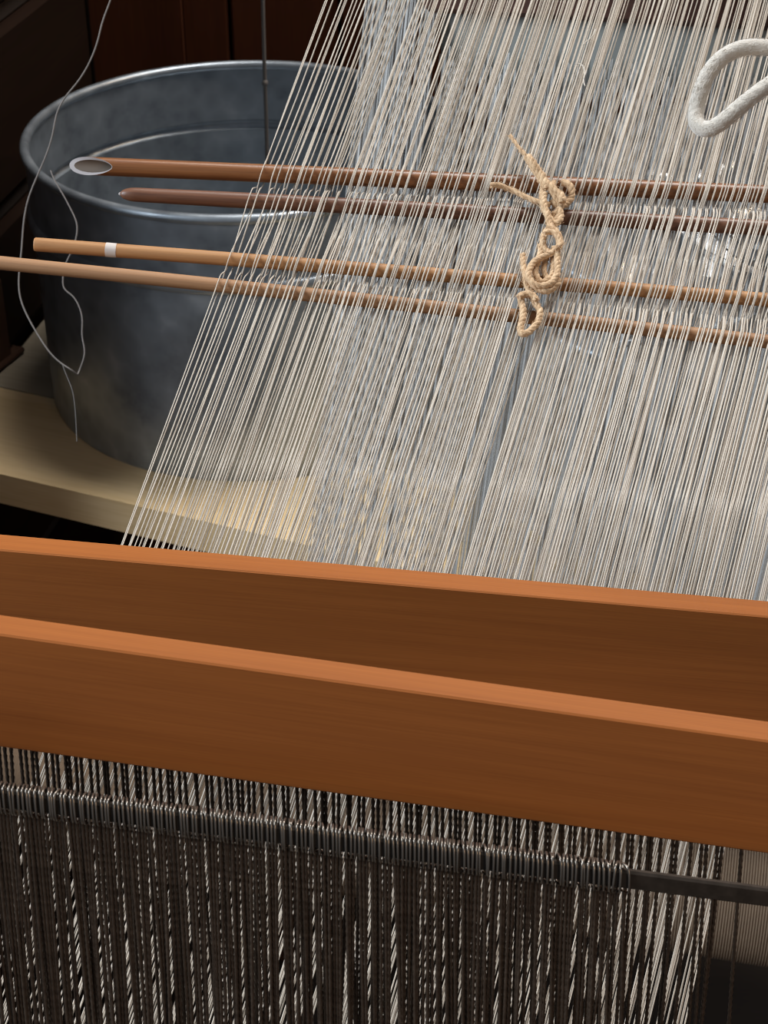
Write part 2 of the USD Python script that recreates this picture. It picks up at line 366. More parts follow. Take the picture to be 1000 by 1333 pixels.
ap = obj("apron_cloth", cloth(575, 1075, lambda x: 8 + 0.058 * (x - 575), lambda x: 104 + 0.08 * (x - 575) + 4 * math.sin(x * 0.02)), M["plain"]("grey_apron", (0.25, 0.26, 0.245), 0.9), smooth=True)
tag(ap, "grey apron cloth hanging below the dark beam at top right", "cloth")

# rear threads hanging behind the lease sticks down to the roller
ROLL_H = CAM_H - 0.76
roll_c = rear(970, 1170, -0.0)
RR = 0.030
n_r = 640
s_roll = float(np.dot(rear(1130, 1170) - RX0, RDIR))
rear_warp = thing("rear_warp", "hanging sheet of bluish-grey threads behind the slanted cream warp", "threads")
def roll_axis_point(s):
    base = RX0 + RDIR * s
    return np.array([base[0], base[1], 0]) + np.array([0, 0, ROLL_Z])
RR = 0.037
ROLL_Z = rear(970, 1112)[2]
QA, QB = on_height(905, 1103, ROLL_Z), on_height(1000, 1118, ROLL_Z)
QDIR = unit((QB - QA) * [1, 1, 0])
QA = rear(1000, 1112) * [1, 1, 0] + [0, 0, ROLL_Z] + RN * (RR + 0.003)
sx = lambda px, py: float(np.dot(rear(px, py) - RX0, RDIR))
s_left_top, s_left_mid = sx(484, 0), sx(446, 420)
s_right = s_roll
s_cloth = sx(580, 10)
drift = (s_left_mid - s_left_top) / (rear(484, 0)[2] - rear(446, 420)[2])       # sideways per metre down
P = []
ss = np.linspace(s_left_top, s_right, n_r) + rng.normal(0, 0.0005, n_r)
grp = np.floor(np.arange(n_r) / 12).astype(int); gsh = rng.normal(0, 0.0007, grp.max() + 1)
for i, s in enumerate(ss):
    top = RX0 + RDIR * s; top[2] = RX0[2] + slope * s + (0.01 if s < s_cloth else -rng.uniform(0.018, 0.042))
    dz = top[2] - ROLL_Z
    tt = np.linspace(0, 1, 9)
    pts = top[None] + tt[:, None] * (np.array([0, 0, -dz]) + RDIR * drift * dz * 0.75)[None]
    pts += RN * (0.0035 + 0.0018 * (i % 2) + rng.normal(0, 0.0008))
    pts += RDIR * ((gsh[grp[i]] * (1 - tt) + rng.normal(0, 0.0006) * tt)[:, None])
    end = pts[-1]; back = np.array([QDIR[1], -QDIR[0], 0]) * -(RR + 0.001)
    goal = QA + back + QDIR * np.dot(end - QA, QDIR)                # its tangent point at the back of the roller
    pts += ((goal - end) * [1, 1, 0])[None] * tt[:, None]
    P.append(pts)
P = np.array(P)
front_r = list(range(0, 160)) + list(range(160, 440, 2))
for i in front_r:
    obj("thread", tubes(P[i], 0.00038, 5), M["warp_grey"], rear_warp, smooth=True)
obj("thread_mass", tubes(P[sorted(set(range(n_r)) - set(front_r))], 0.00038, 5), M["warp_grey"], rear_warp, smooth=True, kind="stuff")
# the roller, wound with warp
ROLL = frame(QA - QDIR * 0.55, QDIR, z=(0, 0, 1))
RLEN2 = 0.75
wbm = thing("warp_roller", "shaded wooden roller wound with threads at lower right", "roller", ROLL)
def cyl(r, xa, xb, seg=48, bumps=None):
    xs = np.linspace(xa, xb, 2 if bumps is None else bumps)
    rr = np.full(len(xs), r) if bumps is None else r + 0.0004 * np.cos(np.arange(len(xs)) * np.pi)
    m = lathe([(0.0005, xs[0])] + list(zip(rr, xs)) + [(0.0005, xs[-1])], seg)
    m.vertices = m.vertices[:, [2, 0, 1]]
    return m
obj("core", cyl(0.021, -0.06, RLEN2 + 0.06), M["post"], wbm, smooth=30)
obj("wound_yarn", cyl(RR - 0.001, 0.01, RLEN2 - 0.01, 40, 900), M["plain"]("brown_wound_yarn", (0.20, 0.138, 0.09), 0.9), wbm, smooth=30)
for e in (-0.04, RLEN2 + 0.02):
    obj("flange", cyl(0.045, e, e + 0.012), M["post"], wbm, smooth=30)

side = thing("loom_side", "wooden side panel of the loom, left of the picture", "loom side", frame((-0.42, 0.20, 0.0), (0, 1, 0), z=(0, 0, 1)))
obj("panel", slab(0.0, 0.62, -0.02, 0.0, 0.10, 0.66, 0.002), M["post"], side)
for xa in (0.0, 0.57):
    obj("leg", slab(xa, xa + 0.05, -0.03, 0.01, 0.0, 0.68, 0.003), M["post"], side)

# ------------------------------------------------------------------ clear plastic bag lying over the right-hand tub
nb = 60
V = []
rimz = SHELF_H + H_T + 0.004
for j in range(nb):
    for i in range(nb):
        u, v = i / (nb - 1) * 2 - 1, j / (nb - 1) * 2 - 1
        x, y = TUB2_C[0] - 0.0 + 0.135 * u, TUB2_C[1] - 0.02 + 0.150 * v
        r = math.hypot(u, v)
        z = rimz + 0.012 - 0.03 * max(0.0, r - 0.75) * 2
        V.append((x, y, z))
V = np.array(V)
q = V * 11
ridge = np.abs(meshkit.noise(q, 11) - 0.5) * 2
ridge2 = np.abs(meshkit.noise(q * 2.3 + 5, 12) - 0.5) * 2
V[:, 2] += 0.034 * (1 - ridge) ** 3 + 0.008 * (1 - ridge2) ** 2 + 0.02 * meshkit.noise(q * 0.4, 5)
V[:, 0] += 0.01 * (meshkit.noise(q, 21) - 0.5); V[:, 1] += 0.01 * (meshkit.noise(q, 22) - 0.5)
f = []
for j in range(nb - 1):
    for i in range(nb - 1):
        k = j * nb + i
        f += [(k, k + 1, k + nb), (k + 1, k + nb + 1, k + nb)]
f = np.array(f)
bag = thing("plastic_bag", "crumpled clear plastic bag glinting behind the threads, over the right tub", "bag")
obj("film", trimesh.Trimesh(np.vstack([V, V - [0, 0, 0.0004]]), np.vstack([f, f[:, ::-1] + len(V)]), process=False), M["film"], bag, smooth=40)
for path, r_ in ([(928, 296), (941, 309), (958, 323), (980, 336), (1005, 345), (1050, 352)], 0.0042), ([(908, 324), (922, 331), (934, 338), (949, 345), (958, 358), (965, 368)], 0.0020), ([(780, 452), (808, 446), (838, 443), (868, 447)], 0.0028), \
                ([(975, 306), (985, 318), (1003, 326), (1030, 330)], 0.0110), ([(902, 425), (925, 424), (948, 420), (985, 408)], 0.0015):
    pth = spline([rear(x, y, 0.016) for x, y in path], 60)
    pth += 0.0006 * (meshkit.noise(pth * 300, 4)[:, None] - 0.5)
    obj("fold", tubes(pth, r_ * np.sin(np.linspace(0.15, 3.0, 60)) ** 0.5, 14), M["film"], bag, smooth=True)

# ------------------------------------------------------------------ the warp sheet and the lease sticks in it
Z_BAR = 0.600
P_L, P_R, P_T = W(0, 697, Z_BAR), W(1000, 783, Z_BAR), W(800, 0, 0.745)
NRM = unit(np.cross(P_R - P_L, P_T - P_L))
if np.dot(NRM, EYE - P_L) < 0:
    NRM = -NRM                                              # towards the camera
def sheet(px, py, off=0.0):
    return on_plane(px, py, P_L + NRM * off, NRM)
def px_size(p):
    return np.dot(p - EYE, FWD) / F

STICK = [((150, 217.5), (1100, 257), 11.6), ((168, 253), (1100, 302), 10.2), ((45, 318), (1100, 398), 9.0), ((-60, 336), (1100, 455), 9.0)]
ends = [(sheet(*a), sheet(*b)) for a, b, _ in STICK]
rad = [r * px_size(sheet(500, a[1])) for a, b, r in STICK]
sticks = []
def rod(Ln, r, seg=20, x0=0.0, wob=0.0, seed=0, n=60):
    xs = np.linspace(x0, Ln, n)
    cen = np.stack([xs, wob * (meshkit.noise(np.stack([xs * 9, xs * 0, xs * 0 + seed], 1), seed) - 0.5), wob * (meshkit.noise(np.stack([xs * 9, xs * 0 + 3, xs * 0 + seed], 1), seed + 1) - 0.5)], 1)
    return tubes(cen, r * (1 + 0.05 * (meshkit.noise(np.stack([xs * 30, xs * 0, xs * 0], 1), seed + 2) - 0.5)), seg)
# 1: reddish cane with an oblique hollow cut
def stick_frame(k):
    a, b = ends[k]
    return frame(a, b - a, z=NRM), np.linalg.norm(b - a)
labels = ["reddish brown cane lease stick with a slanted hollow cut end, uppermost", "dark brown lease stick with a rounded tip, second from the top",
          "pale tan lease stick with a white tape band, third from the top", "light brown lease stick running off the left edge, lowest of the four"]
F1, L1 = stick_frame(0)
st = thing("lease_stick", labels[0], "stick", F1, "lease sticks in the warp")
r1 = rad[0]
seg, cut = 28, 62 * px_size(ends[0][0])
th_ = np.arange(seg) * 2 * np.pi / seg
vv = inv_pt(F1, EYE); av = math.atan2(vv[2], vv[1])
cy, sz = np.cos(th_), np.sin(th_)                             # the cut faces the camera: the section recedes where z is high
rows_o, rows_i = [], []
x_cut = -cut * (1 - (np.cos(th_ - av) * 0.97 + 1) / 2) ** 0.8   # far side of the wall reaches furthest left
x_in = x_cut + 0.0008
for xs in [None] + list(np.linspace(0.004, L1, 40)):
    rows_o.append(np.stack([x_cut if xs is None else np.full(seg, xs), r1 * cy, r1 * sz], 1))
ri = r1 * 0.70
x_ci = -cut * 0.86 * (1 - (np.cos(th_ - av) * 0.97 + 1) / 2) ** 0.9 - 0.0006
rows_i = [np.stack([x_ci, ri * cy, ri * sz], 1), np.stack([np.full(seg, 0.012), ri * cy, ri * sz], 1), np.stack([np.full(seg, 0.0121), ri * 0.02 * cy, ri * 0.02 * sz], 1)]
def rings(rows):
    V = np.vstack(rows); n = len(rows[0]); i = np.arange(len(V)).reshape(len(rows), n)
    a_, b_ = i[:-1], i[1:]; ar, br = np.roll(a_, -1, 1), np.roll(b_, -1, 1)
    return trimesh.Trimesh(V, np.concatenate([np.stack([a_, ar, br], -1).reshape(-1, 3), np.stack([a_, br, b_], -1).reshape(-1, 3)]), process=False)
obj("cane", rings(rows_o), M["cane"], st, smooth=50)
obj("cut_edge", rings([rows_o[0], rows_i[0]]), M["plain"]("bare_cut_cane", (0.42, 0.38, 0.37)), st, smooth=50, label="greyish white sawn edge of the cane")
obj("hollow", rings(rows_i), M["plain"]("cane_pith", (0.20, 0.155, 0.12)), st, smooth=50)
for xk in (0.31,):
    m = tubes(np.stack([np.linspace(xk - 0.0012, xk + 0.0012, 7), np.zeros(7), np.zeros(7)], 1), r1 * (1 + 0.05 * np.exp(-np.linspace(-1.6, 1.6, 7) ** 2)), 24)
    obj("node_ring", m, M["cane"], st, smooth=50)
# 2: dark, tapered tip
F2, L2 = stick_frame(1)
st = thing("lease_stick", labels[1], "stick", F2, "lease sticks in the warp")
xs = np.concatenate([np.linspace(-0.0035, 0.003, 10), np.linspace(0.005, L2, 50)])
pr = rad[1] * np.concatenate([0.84 * np.sqrt(np.clip(1 - ((0.003 - xs[:10]) / 0.0066) ** 2, 0.02, 1)) + 0.05, 0.89 + 0.11 * np.clip(xs[10:] / 0.04, 0, 1)])
obj("shaft", tubes(np.stack([xs, 0 * xs, 0 * xs], 1), pr, 22), M["dark_stick"], st, smooth=50)
tip = tubes(np.stack([np.linspace(-0.0042, -0.0034, 4), np.zeros(4), np.zeros(4)], 1), rad[1] * np.array([0.05, 0.16, 0.22, 0.26]), 14)
obj("worn_tip", tip, M["plain"]("worn_tip", (0.40, 0.36, 0.34)), st, smooth=True)
# 3 and 4: dowels
for k in (2, 3):
    Fk, Lk = stick_frame(k)
    st = thing("lease_stick", labels[k], "stick", Fk, "lease sticks in the warp")
    xs = np.concatenate([[0.0, 0.0006], np.linspace(0.003, Lk, 50)])
    obj("dowel", tubes(np.stack([xs, 0 * xs, 0 * xs], 1), rad[k] * np.concatenate([[0.9, 1.0], np.ones(50)]), 24), M["tan_stick" if k == 2 else "tan_stick2"], st, smooth=40)
    if k == 2:
        xb = inv_pt(Fk, sheet(145, 325.5))[0]
        xs = np.array([-0.0022, -0.0021, -0.001, 0.001, 0.0021, 0.0022]) + xb
        obj("tape_band", tubes(np.stack([xs, 0 * xs, 0 * xs], 1), rad[k] * np.array([0.9, 1.03, 1.04, 1.04, 1.03, 0.9]), 24), M["plain"]("white_tape", (0.62, 0.55, 0.50)), st, smooth=40, label="narrow white tape band")

# threads: each runs from beyond the heddles up over and under the four sticks
gx = np.linspace(156, 1022, 4000)
dens = np.cumsum(0.20 + 0.275 * np.clip((gx - 165) / 190, 0, 1)); dens = (dens - dens[0]) * (gx[1] - gx[0])
N_W = int(dens[-1])
xb = np.interp(np.arange(N_W), dens, gx) + rng.normal(0, 0.9, N_W)
for c_, wdt, amp in ((594, 16, 7), (470, 22, -4), (262, 16, 2), (690, 20, 2), (985, 14, 3)):
    xb += amp * np.sign(xb - c_) * np.exp(-np.abs(xb - c_) / wdt)
yb = 697 + 0.0860 * xb
xt = 430 + (xb - 155) * 0.897
sizes, gi = [], []
while sum(sizes) < N_W:
    sizes.append(int(rng.integers(7, 17)))
for g, n in enumerate(sizes):
    gi += [g] * n
gi = np.array(gi[:N_W])
gc = np.array([xt[gi == g].mean() if (gi == g).any() else 0 for g in range(len(sizes))])
gshift = rng.normal(0, 3.0, len(sizes)); gcomp = rng.uniform(0.7, 1.05, len(sizes))
xt = gc[gi] + gshift[gi] + (xt - gc[gi]) * gcomp[gi] + rng.normal(0, 4.5, N_W) + np.where(np.arange(N_W) % 2, 0, 4 * np.sin(np.arange(N_W) * 0.11))
xt[:3] = [424, 427, 433]
B3 = np.array([sheet(x, y) for x, y in zip(xb, yb)]); T3 = np.array([sheet(x, 0) for x in xt])
D3 = T3 - B3
WEFT = unit(P_R - P_L)
def thread_path(i):
    # where the thread meets each stick's axis
    ts = []
    for a, b in ends:
        e = b - a
        m = np.stack([D3[i], -e], 1)
        ts.append(np.linalg.lstsq(m, a - B3[i], rcond=None)[0][0])
    ts = np.array(ts)                                        # sticks 1..4, from far to near
    Ld = np.linalg.norm(D3[i]); sgn = 1 if i % 2 else -1
    key_t, key_o = [-1.25, -0.5, 0.0], [sgn * 0.0006, sgn * 0.0014, sgn * 0.0012]
    key_l = [0.0, 0.0, 0.0]
    for k, side in ((3, -sgn), (2, sgn), (1, -sgn), (0, sgn)):
        o = side * (rad[k] + RT[i] + 0.0001)
        w = rad[k] * 0.75 / Ld
        lat = rng.normal(0, 0.00025)
        for dt, q in ((-1.9 * w, 0.72), (-w, 0.97), (0, 1.0), (w, 0.97), (1.9 * w, 0.72)):
            key_t.append(ts[k] + dt); key_o.append(o * q); key_l.append(lat + side * 0.0004 * q)
    key_t += [ts[0] + 0.16, 1.0, 1.42]
    e = rng.normal(0, 0.0007)
    key_o += [sgn * 0.0012 + e, sgn * 0.0007 + e, e]
    key_l += [0.0, 0.0, 0.0]
    o = np.argsort(key_t)
    kt, ko, kl = np.array(key_t)[o], np.array(key_o)[o], np.array(key_l)[o]
    return B3[i] + kt[:, None] * D3[i] + NRM * ko[:, None] + WEFT * kl[:, None]
RT = rng.uniform(0.00022, 0.00031, N_W)
paths = np.array([thread_path(i) for i in range(N_W)])
warp = thing("warp", "slanted sheet of cream warp threads stretched over four lease sticks", "threads")
# the 300 best seen as parts: the loose left edge, then every thread that lies on top
order = list(range(0, 120)) + [i for i in range(120, N_W) if i % 2] + [i for i in range(120, N_W) if not i % 2]
shown, rest = sorted(order[:300]), sorted(order[300:])
for i in shown:
    obj("thread", tubes(paths[i], RT[i], 6), M["warp"], warp, smooth=True)
obj("thread_mass", tubes(paths[rest], RT[rest][:, None], 6), M["warp"], warp, smooth=True, kind="stuff")
# the beam the warp comes from, above the picture
bt0, bt1 = B3[0] + D3[0] * 1.42, B3[-1] + D3[-1] * 1.42
tb = thing("top_beam", "round wooden beam the cream warp comes down from", "beam", frame(bt0, bt1 - bt0, z=(0, 0, 1)))
obj("roller", cyl(0.012, -0.05, np.linalg.norm(bt1 - bt0) + 0.05), M["beam"], tb, smooth=30)
for e in (-0.05, np.linalg.norm(bt1 - bt0) + 0.042):
    obj("end_cap", cyl(0.018, e, e + 0.008), M["beam"], tb, smooth=30)

# ------------------------------------------------------------------ heddle shafts: two honey-coloured bars, the front one with its steel rod
TILT = math.radians(12)                                      # the shafts lean: top away from the weaver
DOWN = np.array([0, -math.sin(TILT), -math.cos(TILT)])
def bar_frame(pl, pr, z):
    a, b = W(*pl, z), W(*pr, z)
    x = unit(b - a)
    zz = unit(-DOWN - x * np.dot(-DOWN, x)); y = np.cross(zz, x)    # y points away from the weaver
    m = np.eye(4); m[:3, 0], m[:3, 1], m[:3, 2], m[:3, 3] = x, y, zz, a
    return m, np.linalg.norm(b - a)
def height_for(m, Ln, px, py):
    """Face height at which the bar's lower front edge passes through pixel (px, py)."""
    p = on_plane(px, py, m[:3, 3], m[:3, 1])
    return -inv_pt(m, p)[2]
def depth_for(m, px, py):
    p = on_plane(px, py, m[:3, 3], m[:3, 2])
    return inv_pt(m, p)[1]
Z_F, Z_R = 0.425, 0.54
BF, LF = bar_frame((-40, 820), (1040, 970), Z_F)              # top front edge of the front bar
hF, tF = height_for(BF, LF, 500, 1042.5), depth_for(BF, 500, 869)
BR, LR = bar_frame((-40, 712), (1040, 806), Z_R)
tR = depth_for(BR, 500, 738.5)
def bar_mesh(Ln, t, h, seed):
    m = slab(-0.05, Ln + 0.13, 0.0, t, -h, 0.0, 0.0005)
    return m
sf = thing("heddle_shaft", "front honey-brown wooden heddle shaft with its dark steel rod below", "loom shaft", BF, "heddle shafts")
obj("top_bar", bar_mesh(LF, tF, hF, 1), M["bar"], sf)
sr = thing("heddle_shaft", "rear honey-brown wooden heddle shaft, just below the lease sticks", "loom shaft", BR, "heddle shafts")
obj("top_bar", bar_mesh(LR, tR, hF * 1.21, 2), M["bar"], sr)

# rod of the front shaft: a flat steel bar, just below the wooden bar
rl, rr_ = W(0, 1038, Z_F - 0.004), W(1000, 1167, Z_F - 0.004)
def rod_frame(pl, pr):
    x = unit(pr - pl); zz = unit(-DOWN - x * np.dot(-DOWN, x)); y = np.cross(zz, x)
    m = np.eye(4); m[:3, 0], m[:3, 1], m[:3, 2], m[:3, 3] = x, y, zz, pl
    return m
RF = rod_frame(rl, rr_); LRF = np.linalg.norm(rr_ - rl)
hr = 13.6 * px_size(rl)                                      # half its height
def to_local(parent_m, m):
    return np.linalg.inv(parent_m) @ m
def baked(mesh, m):
    mesh = mesh.copy(); mesh.apply_transform(m); return mesh
rod_mesh = slab(-0.06, LRF + 0.14, -0.0011, 0.0011, -hr, hr, 0.0006)
obj("steel_rod", baked(rod_mesh, to_local(BF, RF)), M["steel"], sf, label="dark flat steel rod under the front shaft")
HED = 0.245
low = RF.copy(); low[:3, 3] = RF[:3, 3] - RF[:3, 2] * (HED - 0.0095)
obj("steel_rod", baked(rod_mesh, to_local(BF, low)), M["steel"], sf)
# a second rod on the back of the front shaft, hidden by the wooden bar: it carries the back row of heddles
q0, q1 = W(0, 925, Z_F + 0.020), W(1000, 1050, Z_F + 0.020)
RRF = rod_frame(q0, q1); LRR = np.linalg.norm(q1 - q0)
obj("steel_rod", baked(slab(-0.06, LRR + 0.14, -0.0011, 0.0011, -hr, hr, 0.0006), to_local(BF, RRF)), M["steel"], sf)
lowr = RRF.copy(); lowr[:3, 3] = RRF[:3, 3] - RRF[:3, 2] * (HED - 0.0095)
obj("steel_rod", baked(slab(-0.06, LRR + 0.14, -0.0011, 0.0011, -hr, hr, 0.0006), to_local(BF, lowr)), M["steel"], sf)
for m_, Ln, par, sfm in ((RF, LRF, sf, BF), (RRF, LRR, sf, BF)):
    for xe in (-0.055, Ln + 0.125):
        obj("side_strip", baked(slab(xe, xe + 0.01, -0.003, 0.003, -HED - 0.02, 0.028, 0.0008), to_local(sfm, m_)), M["bar"], par)

# wire heddles: an end loop over the rod, a twisted pair of wires down to the eye, and the same below
def heddle_meshes(n_tw):
    rw = 0.00034
    hh, dd = hr + 0.0013, 0.0019                              # half height and half depth of the loop
    a = np.linspace(-0.5 * np.pi, 1.5 * np.pi, 37)
    lp = np.stack([0.0 * a, dd * np.cos(a), np.sign(np.sin(a)) * 0 + hh * np.sin(a)], 1)
    lp[:, 1] = dd * np.sign(np.cos(a)) * np.abs(np.cos(a)) ** 0.45
    lp[:, 2] = hh * np.sign(np.sin(a)) * np.abs(np.sin(a)) ** 0.7
    lp[:, 0] += np.linspace(-0.0003, 0.0003, len(a))
    loop = tubes(lp, rw, 6)
    z0, zm = -hh, -(HED / 2 - 0.0045)
    def wire(za, zb):
        z = np.linspace(za, zb, n_tw)
        return tubes(np.stack([0 * z, 0 * z, z], 1), rw * 1.75, 6, flat=0.75, twist=(z - za) * 2 * np.pi / 0.0042)
    e = np.linspace(0, 2 * np.pi, 17)
    eye = tubes(np.stack([0.0011 * np.sin(e), 0 * e, zm - 0.004 + 0.004 * np.cos(e)], 1), rw, 5)
    w2 = wire(zm - 0.008, -(HED - 0.0095) + hh)
    lp2 = lp.copy(); lp2[:, 2] = lp[:, 2] - (HED - 0.0095); lp2[:, 0] = -lp2[:, 0]
    return loop, wire(z0, zm), eye, w2, tubes(lp2, rw, 6)
def make_heddle(label, group, mat):
    t = thing("wire_heddle", label, "heddle", mat, group)
    lo, w1, ey, w2, lo2 = heddle_meshes(110)
    obj("end_loop", lo, M["loopwire"], t, smooth=True, label="bright bent loop of wire over the rod")
    obj("twisted_wire", w1, M["wire"], t, smooth=True)
    obj("eye", ey, M["wire"], t, smooth=True)
    obj("twisted_wire", w2, M["wire"], t, smooth=True)
    obj("end_loop", lo2, M["loopwire"], t, smooth=True)
    return t
def at_rod(m, s, lean, swing, yaw, dz=0.0):
    r = np.eye(4)
    cx, sx_ = math.cos(swing), math.sin(swing)
    Rx = np.array([[1, 0, 0], [0, cx, -sx_], [0, sx_, cx]])
    Ry = np.array([[math.cos(lean), 0, math.sin(lean)], [0, 1, 0], [-math.sin(lean), 0, math.cos(lean)]])
    Rz = np.array([[math.cos(yaw), -math.sin(yaw), 0], [math.sin(yaw), math.cos(yaw), 0], [0, 0, 1]])
    r[:3, :3] = Ry @ Rx @ Rz
    r[:3, 3] = (s, 0, dz)
    return m @ r
def lean_for(m):
    """Heddles hang square to nothing but gravity: undo the rod's own slope."""
    v = DOWN @ m[:3, :3]
    return math.atan2(-v[0], -v[2])
FRONT_L, REAR_L = "dark twisted wire heddle in the front row, looped over the bare steel rod", "dark wire heddle of the back row, glimpsed behind the front row below the wooden bar"
NF = 150
lf = lean_for(RF)
s_end = inv_pt(RF, on_plane(812, 1143, RF[:3, 3], RF[:3, 1]))[0]
sf_pos = np.linspace(-0.006, s_end, NF)
step = sf_pos[1] - sf_pos[0]
sf_pos += rng.uniform(-0.22, 0.22, NF) * step
first = None
for i, s in enumerate(sf_pos):
    loose = max(0.0, (i - NF + 14) / 14)
    m_ = at_rod(RF, s, lf + rng.normal(0, 0.013) + loose * rng.normal(0, 0.03), rng.normal(0, 0.006), rng.normal(0, 0.10 + 0.25 * loose))
    if first is None:
        first = make_heddle(FRONT_L, "front row of wire heddles", m_)
    else:
        copy_thing(first, "wire_heddle", m_, FRONT_L if i < NF - 1 else "last dark wire heddle at the right end of the front row, beside bare rod", "front row of wire heddles")
NB = 116
lr_ = lean_for(RRF)
e1 = inv_pt(RRF, on_plane(850, 1100, RRF[:3, 3], RRF[:3, 1]))[0]
sb = np.linspace(-0.008, e1, NB - 8)
sb = np.concatenate([sb, e1 + np.array([0.004, 0.0055, 0.009, 0.0125, 0.014, 0.0175, 0.0185, 0.0235]) * 0.9])
sb += rng.uniform(-0.3, 0.3, NB) * (sb[1] - sb[0])
for s in sb:
    copy_thing(first, "wire_heddle", at_rod(RRF, s, lr_ + rng.normal(0, 0.012), rng.normal(0, 0.006), rng.normal(0, 0.15)), REAR_L, "back row of wire heddles")

# ------------------------------------------------------------------ jute twine tied around the sticks
TWINES = []
def tw(pts, off, n=70, r=0.00115, plies=3):
    """A twine through pixels, lying off metres in front of the warp sheet (one value, or one for each point)."""
    off = np.broadcast_to(off, (len(pts),))
    p = spline([sheet(x, y, o) for (x, y), o in zip(pts, off)], n)
    d = np.concatenate([[0], np.cumsum(np.linalg.norm(np.diff(p, axis=0), axis=1))])
    T = unit_rows(np.gradient(p, axis=0)); A = np.cross(T, NRM + 0.31 * WEFT); A = unit_rows(A); B = np.cross(T, A)
    out = []
    for k in range(plies):
        ph = d / 0.0062 * 2 * np.pi + k * 2 * np.pi / plies
        out.append(tubes(p + r * np.array([0.40, 0.30, 0.34])[k % 3] * (np.cos(ph)[:, None] * A + np.sin(ph)[:, None] * B), r * (0.76 + 0.14 * (meshkit.noise(np.stack([d * 260, d * 0 + k, d * 0], 1), 31 + k) - 0.5)), 9))
    TWINES.append((p, A, B, T, r))
    return cat(*out)
def unit_rows(v):
    return v / (np.linalg.norm(v, axis=1, keepdims=True) + 1e-12)
tie = thing("jute_tie", "knotted tan jute twine tying the four lease sticks together", "twine")
OFF = rad[0] + 0.0022
upper = cat(tw([(664, 176), (671, 186), (680, 197), (690, 207)], OFF + 0.004, 40, 0.00075, 2),
            tw([(688, 205), (697, 217), (706, 230), (714, 241), (725, 250), (733, 262)], [OFF + 0.004] * 2 + [OFF + 0.003] * 4, 60, 0.00155, 3),
            tw([(686, 204), (694, 219), (703, 232), (712, 246)], OFF + 0.0025, 50, 0.0012, 3))
obj("upper_end", upper, M["twine"], tie, smooth=50)
side = tw([(639, 241), (648, 241), (660, 245), (674, 251), (688, 258), (702, 263), (716, 266)], [OFF + 0.002, OFF + 0.0015, OFF, OFF, OFF, OFF, OFF], 80, 0.00105, 3)
obj("side_end", side, M["twine"], tie, smooth=50)
wrap1 = cat(tw([(733, 238), (741, 241), (745, 252), (739, 264), (728, 268), (719, 262)], [OFF, OFF + 0.001, OFF, OFF - 0.001, OFF, OFF], 60, 0.00135),
            tw([(727, 236), (718, 243), (722, 254), (728, 263), (727, 275), (719, 279)], [0.0, OFF, OFF + 0.002, OFF + 0.001, OFF, OFF], 60, 0.0013),
            tw([(708, 240), (706, 255), (708, 270), (715, 283), (724, 291), (730, 283), (727, 272)], OFF + 0.001, 70, 0.0012))
obj("upper_wrap", wrap1, M["twine"], tie, smooth=50)
mid = cat(tw([(709, 252), (709, 268), (714, 284), (719, 298), (727, 310), (727, 322), (719, 324)], OFF + 0.0015, 80, 0.00125),
          tw([(729, 280), (721, 290), (712, 300), (707, 312), (710, 325), (718, 330)], OFF + 0.0005, 70, 0.00125),
          tw([(712, 296), (722, 300), (728, 308), (729, 318), (724, 326)], OFF + 0.003, 60, 0.0013),
          tw([(709, 304), (719, 302), (728, 311), (728, 322)], OFF + 0.0042, 50, 0.0011))
obj("middle_knot", mid, M["twine"], tie, smooth=50)
loop = cat(tw([(726, 322), (717, 330), (705, 335), (694, 343), (688, 355), (691, 366), (702, 372), (715, 370), (724, 360), (726, 346), (726, 328)], OFF + 0.002, 120, 0.00125),
           tw([(704, 318), (703, 332), (699, 345), (698, 358), (705, 367), (716, 362), (721, 350), (722, 330)], OFF + 0.0, 100, 0.0012),
           tw([(688, 356), (695, 372), (708, 379), (719, 376), (727, 365)], OFF + 0.0005, 60, 0.00125),
           tw([(712, 334), (709, 345), (709, 356), (713, 364)], OFF - 0.001, 40, 0.0011))
obj("big_loop", loop, M["twine"], tie, smooth=50)
lowk = cat(tw([(681, 331), (681, 343), (683, 356), (685, 368), (689, 380), (696, 388)], OFF - 0.0005, 70, 0.00105),
           tw([(676, 387), (684, 383), (692, 384), (698, 391)], OFF + 0.001, 50, 0.0013),
           tw([(690, 378), (693, 386), (698, 396), (703, 405), (702, 415), (697, 424), (688, 432), (680, 435), (678, 426), (681, 412), (680, 398), (678, 388)], OFF - 0.0005, 120, 0.00125))
obj("lower_loop", lowk, M["twine"], tie, smooth=50)

hairs = []
for p, A, B, T, r in TWINES:
    n = int(len(p) * 1.1); k = rng.integers(1, len(p) - 1, n); an = rng.uniform(0, 2 * np.pi, n)
    dr = np.cos(an)[:, None] * A[k] + np.sin(an)[:, None] * B[k]
    h0 = p[k] + dr * r; sg = rng.choice([-1, 1], n)[:, None]
    h1 = h0 + dr * rng.uniform(0.0001, 0.0006, n)[:, None] + T[k] * sg * rng.uniform(0.0004, 0.0012, n)[:, None]
    h2 = h1 + dr * rng.uniform(0.0, 0.0006, n)[:, None] + T[k] * sg * rng.uniform(0.0003, 0.0014, n)[:, None]
    hairs.append(tubes(np.stack([h0, h1, h2], 1), 0.00006, 3))
obj("fibre_fuzz", cat(*hairs), M["twine"], tie, kind="stuff")

